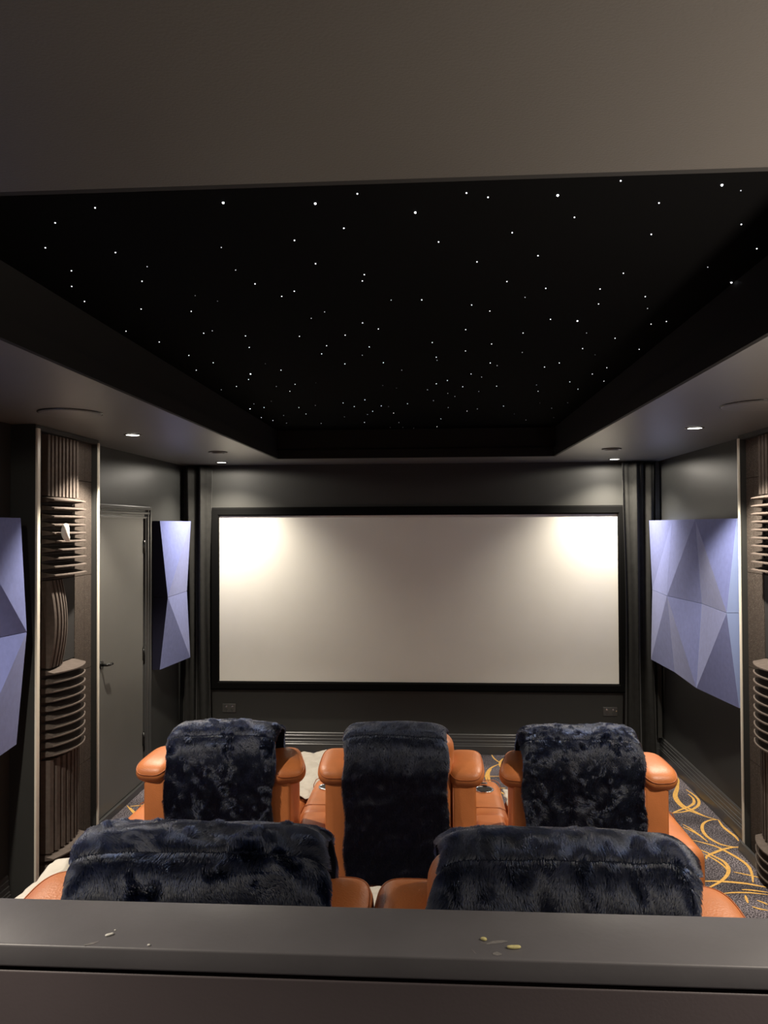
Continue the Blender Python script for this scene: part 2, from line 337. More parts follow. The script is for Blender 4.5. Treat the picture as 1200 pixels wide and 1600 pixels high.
hd = MB(); hd.cyl((.012, -.33, 1.02), .026, .008, 'X', 24); hd.tube([(.018, -.33, 1.02), (.055, -.33, 1.02), (.060, -.32, 1.02), (.060, -.265, 1.019)], .009)
hd.build('door_handle', M['black_plastic'], leaf)
for z in (1.755, .975, .35):
    h = MB(); h.cyl((.014, .397, z - .05), .008, .1, 'Z', 12); h.box(.008, .014, .375, .397, z - .045, z + .045); h.build('hinge', M['black_plastic'], dr)

# ------------------------------------------------------------------ projection screen
sx0, sx1, sz0, sz1 = -1.807, 1.529, .5945, 1.993
scn = empty('projection_screen', ((sx0 + sx1) / 2, YF, sz0))
tag(scn, 'wide cream projection screen in a black frame on the front wall', 'screen')
hw = (sx1 - sx0) / 2; hh = sz1 - sz0; B = .073
MB().box(-hw - .01, hw + .01, -.022, -.016, -.01, hh + .01).build('screen_surface', M['screen'], scn)
fr = MB()
pr = [(0, -.001), (0, -.03), (.012, -.042), (.06, -.042), (B, -.030), (B, -.001)]
def frame_ring(mb, x0, x1, z0, z1, prof):
    n = len(prof); vs = []
    for (cx, cz, dx, dz) in ((x0, z0, -1, -1), (x1, z0, 1, -1), (x1, z1, 1, 1), (x0, z1, -1, 1)):
        vs += [(cx + dx * w, y, cz + dz * w) for w, y in prof]
    fs = []
    for c in range(4):
        d = (c + 1) % 4
        for i in range(n): fs.append((c * n + i, c * n + (i + 1) % n, d * n + (i + 1) % n, d * n + i))
    mb.add(vs, fs)
frame_ring(fr, -hw, hw, 0, hh, pr)
fr.build('frame', M['velvet'], scn)

# ------------------------------------------------------------------ curtains
def curtain(name, x0, x1, label, seed):
    n = 1.9; R = random.Random(seed); ph = [R.uniform(0, 6) for _ in range(4)]
    def f(u, v):
        z = .03 + v * (ZS - .045); gather = 1 - .10 * math.sin(PI * v)
        x = (x0 + x1) / 2 + (u - .5) * (x1 - x0) * (gather + .04 * math.sin(7 * v + ph[0]))
        y = 6.374 + .028 * math.sin(2 * PI * n * u + ph[1] + .6 * math.sin(3 * v + ph[2])) + .011 * math.sin(2 * PI * 2.3 * n * u + ph[3] + 2 * v)
        return (x, y, z)
    mb = MB().grid(f, 70, 60)
    o = mb.build(name, M['curtain'], recalc=False)
    s = o.modifiers.new('thick', 'SOLIDIFY'); s.thickness = .004
    return tag(o, label, 'curtain', 'dark velvet curtains beside the screen')
curtain('curtain', -2.085, -1.865, 'black velvet pleated curtain hanging left of the screen', 3)
curtain('curtain', 1.555, 1.80, 'black velvet pleated curtain hanging right of the screen', 8)

# ------------------------------------------------------------------ outlets on the front wall
for i, (x, z, lab) in enumerate(((-1.728, .361, 'dark double power outlet low on front wall by left curtain'), (1.458, .364, 'dark double power outlet low on front wall by right curtain'))):
    o = empty('power_outlet', (x, YF, z)); tag(o, lab, 'outlet', 'power outlets under the screen')
    MB().rbox(-.058, .058, -.010, -.0005, -.037, .037, .004, 3).build('plate', M['plate'], o)
    for sx in (-.026, .026):
        MB().rbox(sx - .009, sx + .009, -.0145, -.009, .010, .026, .002, 2).build('rocker_switch', M['chrome' if True else 'plate'], o)
        so = MB()
        for (a, b, w) in ((-.007, -.010, .0045), (.007, -.010, .0045), (0, -.023, .004)): so.box(sx + a - .0015, sx + a + .0015, -.0112, -.0095, b - w, b + w)
        so.build('socket', M['black_plastic'], o)
    if i == 1: MB().cyl((.050, -.0135, .006), .006, .004, 'Y', 12).build('screw_cap', M['chrome'], o)

# ------------------------------------------------------------------ faceted felt panels
def facet_bank(side, ys, zs, X, labels, group, diag):
    """X[r][c]: how far out each corner stands (world x); r = top, middle, bottom; ys from far to near"""
    k = 0
    wallx = XL if side < 0 else XR
    for r in range(len(zs) - 1):
        for c in range(len(ys) - 1):
            g = .0012
            yA, yB_ = ys[c] - g, ys[c + 1] + g; zA, zB = zs[r] - g, zs[r + 1] + g
            TL, TR, BR_, BL = (X[r][c], yA, zA), (X[r][c + 1], yB_, zA), (X[r + 1][c + 1], yB_, zB), (X[r + 1][c], yA, zB)
            bk = [(wallx, p[1], p[2]) for p in (TL, TR, BR_, BL)]
            o = empty('acoustic_panel', (wallx, (yA + yB_) / 2, zB))
            tag(o, labels[k], 'acoustic panel', group)
            off = Vector(o.location)
            T = lambda p: tuple(Vector(p) - off)
            f = MB(); q = [T(p) for p in (TL, TR, BR_, BL)]
            f.add(q, [(0, 1, 2), (0, 2, 3)] if diag[r][c] == 0 else [(0, 1, 3), (1, 2, 3)])
            f.build('faceted_face', M['felt'], o)
            s_ = MB(); q2 = [T(p) for p in bk]
            s_.add(q + q2, [(0, 1, 5, 4), (1, 2, 6, 5), (2, 3, 7, 6), (3, 0, 4, 7), (4, 5, 6, 7)])
            s_.build('panel_side', M['felt_side_lit' if side > 0 else 'felt_side_shaded'], o)
            k += 1
M['felt_side_lit'] = mat('lit_blue_felt_side', (.24, .31, .55), .9, bump=.2, bscale=400, spec=.1)  # right wall panel sides, downlight brightness put into the felt colour
yr = [6.33, 5.79, 5.23, 4.67]
facet_bank(1, yr, [1.938, 1.378, .817],
           [[1.753, 1.770, 1.749, 1.803], [1.772, 1.727, 1.786, 1.738], [1.756, 1.775, 1.744, 1.803]],
           ['upper row blue-grey faceted felt panel on right wall beside curtain', 'upper row blue-grey faceted felt panel in middle of right wall bank',
            'upper row blue-grey faceted felt panel on right wall beside ribbed column', 'lower row blue-grey faceted felt panel on right wall beside curtain',
            'lower row blue-grey faceted felt panel in middle of right wall bank', 'lower row blue-grey faceted felt panel on right wall beside ribbed column'],
           'blue faceted panels on the right wall', [[1, 1, 0], [1, 0, 1]])
facet_bank(-1, [6.305, 5.745], [1.950, 1.367, .815], [[-2.009, -2.072], [-2.042, -2.010], [-2.014, -2.072]],
           ['upper blue-grey faceted felt panel on left wall between door and curtain', 'lower blue-grey faceted felt panel on left wall between door and curtain'],
           'blue faceted panels beside the door', [[0], [1]])
facet_bank(-1, [3.66, 3.10, 2.54, 1.98], [1.950, 1.390, .840],
           [[-2.018, -1.96, -2.02, -1.97], [-1.985, -2.07, -1.98, -2.03], [-2.035, -1.96, -2.02, -1.97]],
           ['upper row blue-grey faceted felt panel at left edge of photo beside ribbed column', 'upper row blue-grey faceted felt panel on left wall, middle of near bank',
            'upper row blue-grey faceted felt panel on left wall, nearest the rear ledge', 'lower row blue-grey faceted felt panel at left edge of photo beside ribbed column',
            'lower row blue-grey faceted felt panel on left wall, middle of near bank', 'lower row blue-grey faceted felt panel on left wall, nearest the rear ledge'],
           'blue faceted panels on the near left wall', [[1, 1, 0], [0, 0, 1]])

# ------------------------------------------------------------------ ribbed foam columns
def foam_tile(kind, side, xb, y0, y1, z0, z1, nr, depth, bulge, label, group, bow=0.0):
    """xb = plane the tile is fixed to; side = -1 left wall (faces +x), +1 right wall (faces -x)"""
    o_ = -side; mb = MB(); NS = 14; loc = (xb, (y0 + y1) / 2, z0)
    base = .004
    def bl(t): return bulge * (1 - (2 * t - 1) ** 2)
    prof = []
    n = nr
    for k in range(n):
        prof += [(k / n, 0), ((k + .26) / n, 0), ((k + .50) / n, depth), ((k + .64) / n, depth)] if kind == 'h' else [(k / n, 0), ((k + .10) / n, 0), ((k + .32) / n, depth * .8), ((k + .86) / n, depth * .8)]
    prof += [(1, 0)]
    rows = []
    vs = []
    for j in range(NS + 1):
        t = j / NS
        for (s, d) in prof:
            if kind == 'h':
                y = y0 + t * (y1 - y0); z = z0 + s * (z1 - z0)
                x = xb + o_ * (base + d + bl(t) + bow * (1 - s))
            else:
                y = y0 + s * (y1 - y0); z = z0 + t * (z1 - z0)
                x = xb + o_ * (base + d + bl(s) + bow * math.sin(PI * t))
            vs.append((x - loc[0], y - loc[1], z - loc[2]))
    m = len(prof)
    fs = [(j * m + i, j * m + i + 1, (j + 1) * m + i + 1, (j + 1) * m + i) for j in range(NS) for i in range(m - 1)]
    mb.add(vs, fs)
    # back skin and edges
    nb = len(vs)
    back = []
    for j in range(NS + 1):
        for (s, d) in prof:
            k = len(back); v = vs[k]; back.append((o_ * .0005, v[1], v[2]))
    mb.v += back; B0 = nb
    def q(f): mb.f.append(f); mb.mi.append(0); mb.sm.append(False)
    for j in range(NS):
        for i in (0, m - 1): q([j * m + i, (j + 1) * m + i, B0 + (j + 1) * m + i, B0 + j * m + i])
    for i in range(m - 1):
        for j in (0, NS): q([j * m + i, j * m + i + 1, B0 + j * m + i + 1, B0 + j * m + i])
    q([B0, B0 + m - 1, B0 + NS * m + m - 1, B0 + NS * m])
    o = mb.build('foam_tile', M['foam'], loc=loc, recalc=True)
    return tag(o, label, 'foam tile', group)

def column(side, wallx, face, bx, y0, y1, ty0, ty1, word):
    o_ = -side
    o = empty('acoustic_column', (wallx, (y0 + y1) / 2, 0)); cy = (y0 + y1) / 2
    tag(o, 'dark full-height column with pale edge beads holding ribbed foam on %s wall' % word, 'column', 'foam-clad side columns')
    xs = sorted((wallx - wallx, face - wallx))
    deep = face - o_ * .055
    xs = sorted((0, deep - wallx)); xf = sorted((deep - wallx, face - wallx))
    bd = MB(); bd.box(xs[0], xs[1], y0 - cy, y1 - cy, 0.002, ZS - .002)
    bd.box(xf[0], xf[1], y0 - cy, y0 + .034 - cy, 0.002, ZS - .002); bd.box(xf[0], xf[1], y1 - .024 - cy, y1 - cy, 0.002, ZS - .002)
    bd.box(xf[0], xf[1], y0 + .034 - cy, y1 - .024 - cy, ZS - .028, ZS - .002)
    bd.build('column_body', M['wall'], o)
    for (ya, w) in ((y0 - cy, .032), (y1 - cy - .022, .016)):
        e = MB(); a, b = sorted((face - wallx - o_ * .001, bx - wallx))
        e.rbox(a, b, ya, ya + w, .004, ZS - .02, .003, 3); e.build('corner_bead', M['bead'], o)
    a, b = sorted((deep - wallx, deep - wallx + o_ * .022))
    st = MB(); w0 = ty1 + .006
    for (za, zb) in ((.004, .53), (.533, 1.07), (1.073, 1.62), (1.623, 2.17), (2.173, ZS - .03)):
        st.box(a, b, w0 - cy, w0 + .12 - cy, za, zb); st.box(a, b, w0 + .122 - cy, y1 - .026 - cy, za, zb)
    st.build('foam_strip', M['foam_speck'], o)
    MB().box(a, b, y0 + .036 - cy, ty0 - .004 - cy, .004, ZS - .03).build('inner_strip', M['board'], o)
    a, b = sorted((deep - wallx, deep - wallx + o_ * .004))
    MB().box(a, b, ty0 - .003 - cy, ty1 + .004 - cy, .004, ZS - .03).build('backing_board', M['board'], o)
    G = 'ribbed foam tiles on the %s column' % word
    fx = deep + o_ * .0045
    nm = ('topmost', 'second', 'third', 'fourth', 'fifth', 'lowest')
    zz = [(2.068, ZS - .034), (1.625, 2.066), (1.165, 1.622), (.69, 1.160), (.205, .686), (.006, .202)]
    spec = [('v', 9, .050, .0, 0), ('h', 10, .080, .018, .008), ('v', 5, .060, .010, .03), ('h', 10, .080, .050, .0), ('v', 8, .062, .035, 0), ('h', 4, .080, .050, 0)]
    for i, ((za, zb), (k, n, d, bu, bo)) in enumerate(zip(zz, spec)):
        yb = ty1 if i != 2 else ty0 + (ty1 - ty0) * .44
        d_ = 'dark foam tile with %s wedge ribs, %s tile of the %s wall column' % ('vertical' if k == 'v' else 'horizontal', nm[i] if i in (0, 5) else nm[i] + ' from top', word)
        foam_tile(k, side, fx, ty0, yb, za, zb, n, d, bu, d_, G, bo)
    # leaning plain board beside the narrow third tile
    za, zb = zz[2]
    yA = ty0 + (ty1 - ty0) * .60
    b_ = MB(); b_.box(fx, fx + o_ * .018, yA, ty1, za, zb - .003)
    tag(b_.build('foam_board', M['board']), 'flat charcoal board beside the vertical ribs of %s wall column' % word, 'board')
    # plinth at the foot
    a, b = sorted((face - wallx, bx - wallx + o_ * .012))
    return o
column(-1, XL, -2.001, -1.990, 3.765, 4.505, 3.895, 4.262, 'left')
column(1, XR, 1.811, 1.800, 3.915, 4.655, 4.01, 4.400, 'right')
pl = MB().prism([(1.800, .002), (1.772, .002), (1.785, .05), (1.800, .05)], 'Y', 3.93, 4.64).build('trim_3', M['trim'], kind='structure', label='low sloped kick trim at the foot of right column')
# small white tab stuck among the ribs
o = MB().super_ell((0, 0, 0), .018, .026, .048, .8, .9, 20, 14, lambda p: Vector((p.x, p.y + .6 * p.z * p.z / .045 * (1 if p.z < 0 else .25), p.z)))
o = o.build('hook_tab', M['white'], loc=(-1.93, 3.94, 1.875)); tag(o, 'small bright white tab poking out between ribs of left foam column', 'tab')

# ------------------------------------------------------------------ ceiling fittings
def downlight(x, y, label, power, spill=8, z=ZS, cone=120, blend=.62):
    o = empty('downlight', (x, y, z)); tag(o, label, 'downlight', 'recessed ceiling downlights')
    MB().lathe([(.050, -.001), (.050, -.004), (.044, -.006), (.038, -.005), (.036, -.0015), (.050, -.001)]).build('trim_ring', M['vent'], o)
    MB().cyl((0, 0, -.0035), .038, .002, 'Z', 32).build('lens', M['lamp'], o)
    l = bpy.data.lights.new('downlight_beam', 'SPOT'); l.energy = power; l.color = (1, .895, .745)
    l.spot_size = math.radians(cone); l.spot_blend = blend; l.shadow_soft_size = .028
    lo = bpy.data.objects.new('downlight_beam', l); lo.location = (0, 0, -.012); link(lo, o)
    l = bpy.data.lights.new('downlight_spill', 'SPOT'); l.energy = spill; l.spot_size = math.radians(176); l.spot_blend = .15; l.color = (1, .91, .79); l.shadow_soft_size = .03
    lo = bpy.data.objects.new('downlight_spill', l); lo.location = (0, 0, -.014); link(lo, o)
PW = 185
downlight(-1.69, 4.25, 'lit downlight in left soffit above the ribbed column', PW, 4, cone=112, blend=.42)
downlight(-1.70, 6.13, 'lit downlight in left soffit close to the screen wall', PW * .86, 18, cone=126, blend=.9)
downlight(1.425, 4.25, 'lit downlight in right soffit near the right column', PW, 4, cone=112, blend=.42)
downlight(1.45, 6.19, 'lit downlight in right soffit close to the screen wall', PW * .86, 18, cone=126, blend=.9)
for x, y, w in ((-1.69, 2.35, 'left soffit over the side aisle'), (1.43, 2.35, 'right soffit over the side aisle'), (-1.35, .58, 'near soffit to the left behind the ledge'), (1.25, .58, 'near soffit to the right behind the ledge')):
    downlight(x, y, 'lit downlight in the %s' % w, PW if y > 1 else PW * .6)
for x, y, w in ((-1.493, 5.29, 'left'), (1.237, 5.36, 'right')):
    o = empty('ceiling_vent', (x, y, ZS)); tag(o, 'small round dark fitting in %s soffit near the front downlight' % w, 'vent', 'small round soffit fittings')
    MB().lathe([(.066, -.001), (.066, -.006), (.060, -.009), (.050, -.008), (.047, -.001)]).build('outer_ring', M['vent'], o)
    MB().lathe([(.0, -.014), (.030, -.013), (.036, -.008), (.036, -.001)]).build('centre_cap', M['vent'], o)
    MB().cyl((0, 0, -.0025), .047, .001, 'Z', 32).build('recess', M['black_plastic'], o)
for x, y, r, w in ((-1.648, 3.41, .137, 'left'), (1.43, 3.46, .150, 'right')):
    o = empty('ceiling_speaker', (x, y, ZS)); tag(o, 'large round flush speaker grille painted dark in the %s soffit' % w, 'speaker', 'round in-ceiling speakers')
    MB().lathe([(r + .004, -.0005), (r + .004, -.003), (r, -.004), (r - .002, -.001)], n=64).build('rim', M['black_plastic'], o)
    MB().lathe([(0, -.008), (r - .02, -.008), (r - .006, -.0075), (r - .002, -.005), (r - .002, -.001)], n=64).build('grille', M['soffit'], o)

# star points
rad = (.0029, .0020, .0016, .0014); star_me = []
for k in range(4):
    bm = bmesh.new(); bmesh.ops.create_icosphere(bm, subdivisions=1, radius=rad[k])
    me = bpy.data.meshes.new('star_light'); bm.to_mesh(me); bm.free(); me.materials.append(M['star%d' % k]); star_me.append(me)
SL = ('large bright white star point in the black ceiling', 'small white star point in the black ceiling', 'fine dim white star point in the black ceiling', 'faintest barely lit star point in the black ceiling')
SG = ('large bright star points', 'small star points', 'fine dim star points', 'faintest star points')
for x, y, k in ST:
    s = bpy.data.objects.new('star_light', star_me[k]); s.location = (x, y, ZT - .001); link(s)
    tag(s, SL[k], 'star light', SG[k])

# ------------------------------------------------------------------ half wall with ledge
lg = empty('bar_ledge', (-.13, 1.1, RISER)); tag(lg, 'dark grey half wall ledge running across behind the rear seats', 'ledge')
Z1 = 1.32 - RISER
x0, x1 = XL + .13 + .003, XR + .13 - .003
cp = MB().rbox(x0, x1, 1.047 - 1.1, 1.178 - 1.1, Z1 - .032, Z1, .004, 4).build('ledge_top', M['ledge'], lg)
MB().box(x0, x1, 1.058 - 1.1, 1.170 - 1.1, Z1 - .037, Z1 - .0325).build('shadow_gap', M['black_plastic'], lg)
MB().rbox(x0, x1, 1.049 - 1.1, 1.176 - 1.1, 0.002, Z1 - .0372, .003, 2).build('half_wall_panel', M['ledge_front'], lg)
def scuff(pts, w, x, y, name='scuff_mark', m=None):
    mb = MB(); n = len(pts); vs = []
    for i, p in enumerate(pts):
        s = i / (n - 1); ww = w * (math.sin(PI * (.12 + .8 * s))); vs += [(p[0], p[1] - ww / 2, 0), (p[0], p[1] + ww / 2, 0)]
    mb.add(vs, [(2 * i, 2 * i + 2, 2 * i + 3, 2 * i + 1) for i in range(n - 1)])
    return mb.build(name, m or M['scuff'], cp, loc=(x + .13, y - 1.1, Z1 + .0004))
scuff([(-.010, -.006), (-.004, -.002), (.002, .001), (.006, .006)], .006, -.475, 1.055)
scuff([(-.014, -.004), (-.004, .001), (.008, .004), (.016, .005)], .008, .086, 1.086)
scuff([(-.006, 0), (0, .001), (.006, 0)], .010, .085, 1.058)
scuff([(-.003, .006), (0, 0), (.003, -.006)], .003, .054, 1.062)
def crumb(x, y, rx, ry, rz, rot, m, label, seed):
    R = random.Random(seed)
    o = MB().super_ell((0, 0, rz), rx, ry, rz, .8, .9, 16, 10, lambda p: p * (1 + .18 * noise.noise(p * 220 + Vector((seed, 0, 0))))).build('crumb', m, loc=(x, y, 1.3202))
    o.rotation_euler = (0, 0, rot); return tag(o, label, 'crumb')
crumb(-.461, 1.076, .0062, .0026, .0015, .6, M['white'], 'white chip of debris on the ledge, left side', 1)
crumb(-.458, 1.089, .0015, .0012, .001, 0, M['white'], 'tiny white speck just behind the white chip on ledge', 2)
crumb(-.395, 1.040 + .013, .0022, .0015, .0012, 0, M['white'], 'tiny white speck near the front edge of ledge, left of centre', 3)
crumb(.109, 1.073, .0098, .0030, .0022, .05, M['yellow'], 'elongated yellow crumb on the ledge, right of centre', 4)
crumb(.069, 1.092, .0045, .0028, .0020, -.5, M['yellow'], 'small rounded yellow crumb behind the elongated one on ledge', 5)

# ------------------------------------------------------------------ recliners
def cap_fn(p):
    # pillow top: slopes up towards the front, pinched where it meets the post
    z = p.z
    k = 1 - .30 * max(0, -z / .054) ** 1.6
    return Vector((p.x * k, p.y * (1 - .12 * max(0, -z / .054)), z + .012 * p.y / .13))

def recliner(name, x, y, z, label, arms, group, foot=False, armw=None, outer=0, tilt=(0, 0), caps=None):
    o = empty(name, (x, y, z)); tag(o, label, 'recliner', group)
    Lm = M['leather']
    MB().rbox(-.33, .33, .10, .74, .001, .10, .01, 2).build('base', M['base_black'], o)
    MB().rbox(-.305, .305, .20, .78, .10, .36, .03, 4).build('seat_base', Lm, o)
    MB().rbox(-.300, .300, .15, .80, .34, .475, .05, 5).build('seat_cushion', Lm, o)
    # backrest, leaning
    lean = Matrix.Rotation(math.radians(6), 4, 'X')
    b = MB(); b.rbox(-.235, .235, .045, .20, .30, .78, .055, 5); b.rbox(-.235, .235, .030, .20, .74, .975, .06, 6)
    b.build('backrest', Lm, o)
    MB().rbox(-.222, .222, .012, .06, .12, .90, .022, 4).build('rear_panel', Lm, o)
    for sgn, tl in ((-1, tilt[0]), (1, tilt[1])):
        w = MB()
        w.rbox(sgn * .275 - .053, sgn * .275 + .053, .008, .26, .10, .80, .016, 4)
        wo = w.build('wing', Lm, o)
        pp = MB(); xx = sgn * .275
        pp.tube([(xx - sgn * .047, .012, .12), (xx - sgn * .047, .012, .775)], .0025, 6)
        pp.build('piping', M['leather_dk'], wo)
        ccx, cw = (caps or {}).get(sgn, (.284, .084))
        cmb = MB(); cmb.super_ell((0, 0, 0), cw, .140, .054, .72, .55, 48, 28, cap_fn)
        c = cmb.build('wing_cap', Lm, o, loc=(sgn * ccx, .130, .818)); c.rotation_euler = (0, 0, tl)
        # seam running round the pillow
        ring = []
        sg = lambda w_, e: math.copysign(abs(w_) ** e, w_)
        for i in range(72):
            a = 2 * PI * i / 72; bb = .55 - .50 * max(0, -math.sin(a)) ** 2
            ring.append(cap_fn(Vector(((cw + .0006) * sg(math.cos(bb), .72) * sg(math.cos(a), .55), .1407 * sg(math.cos(bb), .72) * sg(math.sin(a), .55), .0545 * sg(math.sin(bb), .72)))))
        MB().tube(ring, .0022, 6, closed=True).build('seam', M['leather_dk'], c)
    for sgn, cup in arms:
        aw = armw or .19
        cx = sgn * (.4035 + (aw - .19) / 2)
        a = MB(); nx = sorted((sgn * .331, sgn * .476))
        if sgn != outer: a.rbox(nx[0], nx[1], .02, .34, .03, .545, .03, 5)
        def tp(co):
            f = max(0, (co.y - .45) / .45); return Vector((co.x, co.y, co.z - .012 * f * (co.z / .5)))
        if sgn == outer: cx += sgn * .004
        a.rbox(cx - aw / 2, cx + aw / 2, .30 if sgn != outer else -.045, .86, .03, .55, .055, 5, taper=tp)
        ao = a.build('armrest', Lm, o)
        for yy in (.40, .80):
            sm_ = MB(); sm_.tube([(cx - aw / 2 - .001, yy, .15), (cx - aw / 2 - .001, yy, .51), (cx - aw / 2 + .012, yy, .538), (cx - aw / 2 + .036, yy, .5495), (cx + aw / 2 - .036, yy, .5495), (cx + aw / 2 - .012, yy, .538), (cx + aw / 2 + .001, yy, .51), (cx + aw / 2 + .001, yy, .15)], .0022, 6)
            sm_.build('arm_seam', M['leather_dk'], ao)
        if cup:
            ch = MB(); cz = .548
            ch.lathe([(.047, -.003), (.048, .004), (.044, .0065), (.040, .004), (.040, -.004)], (cx, .655, cz)); 
            co = ch.build('cup_holder', M['chrome'], ao)
            MB().cyl((cx, .655, cz - .001), .040, .004, 'Z', 32).build('cup_well', M['black_plastic'], co)
            k = MB(); k.rbox(cx - .034, cx + .022, .735, .757, cz - .004, cz + .006, .004, 3); k.build('control_button', M['chrome'], ao)
    if foot:
        f = MB(); f.rbox(-.29, .29, .82, 1.50, .385, .475, .035, 5); f.rbox(-.22, .22, .80, 1.40, .34, .39, .01, 2)
        f.build('footrest', Lm, o)
        g = MB()
        for sx in (-.20, .20):
            g.tube([(sx, .76, .16), (sx, 1.05, .30), (sx, 1.30, .36)], .011); g.tube([(sx, .76, .32), (sx, 1.0, .20), (sx, 1.25, .345)], .011)
        g.build('footrest_linkage', M['base_black'], o)
    else:
        MB().rbox(-.29, .29, .785, .845, .07, .42, .025, 4).build('footrest', Lm, o)
    return o

R1, R2 = 3.33, 1.405
G1, G2 = 'front row recliners', 'rear row recliners'
recliner('recliner', -.95, R1, 0, 'tan leather recliner nearest the door in the front row, footrest out', ((-1, 0), (1, 1)), G1, foot=True, outer=-1, tilt=(-.12, .30))
recliner('recliner', -.143, R1, 0, 'tan leather recliner in the middle of the front row', ((1, 1),), G1)
recliner('recliner', .669, R1, 0, 'tan leather recliner in the front row beside the right wall aisle', ((1, 0),), G1, outer=1, armw=.155, tilt=(-.25, .12))
recliner('recliner', -.470, R2, RISER, 'tan leather recliner on the left of the rear row behind the ledge', ((-1, 0),), G2, armw=.30, outer=-1, caps={-1: (.290, .094), 1: (.268, .080)})
recliner('recliner', .222, R2, RISER, 'tan leather recliner on the right of the rear row behind the ledge', ((1, 0),), G2, outer=1, caps={1: (.298, .094), -1: (.268, .078)})

# ------------------------------------------------------------------ navy fur throws over the chair backs
def sines(seed, n, fmin, fmax):
    R = np.random.RandomState(seed)
    return [(R.uniform(fmin, fmax) * np.array([math.cos(a), math.sin(a)]), R.uniform(0, 6.28), R.uniform(.5, 1)) for a in R.uniform(0, 6.28, n)]
def field(S, u, v):
    r = 0
    for k, ph, a in S: r = r + a * np.sin(k[0] * u + k[1] * v + ph + .9 * np.sin(k[1] * u * .7 - k[0] * v * .6 + ph * 2))
    return r / (len(S) ** .5)

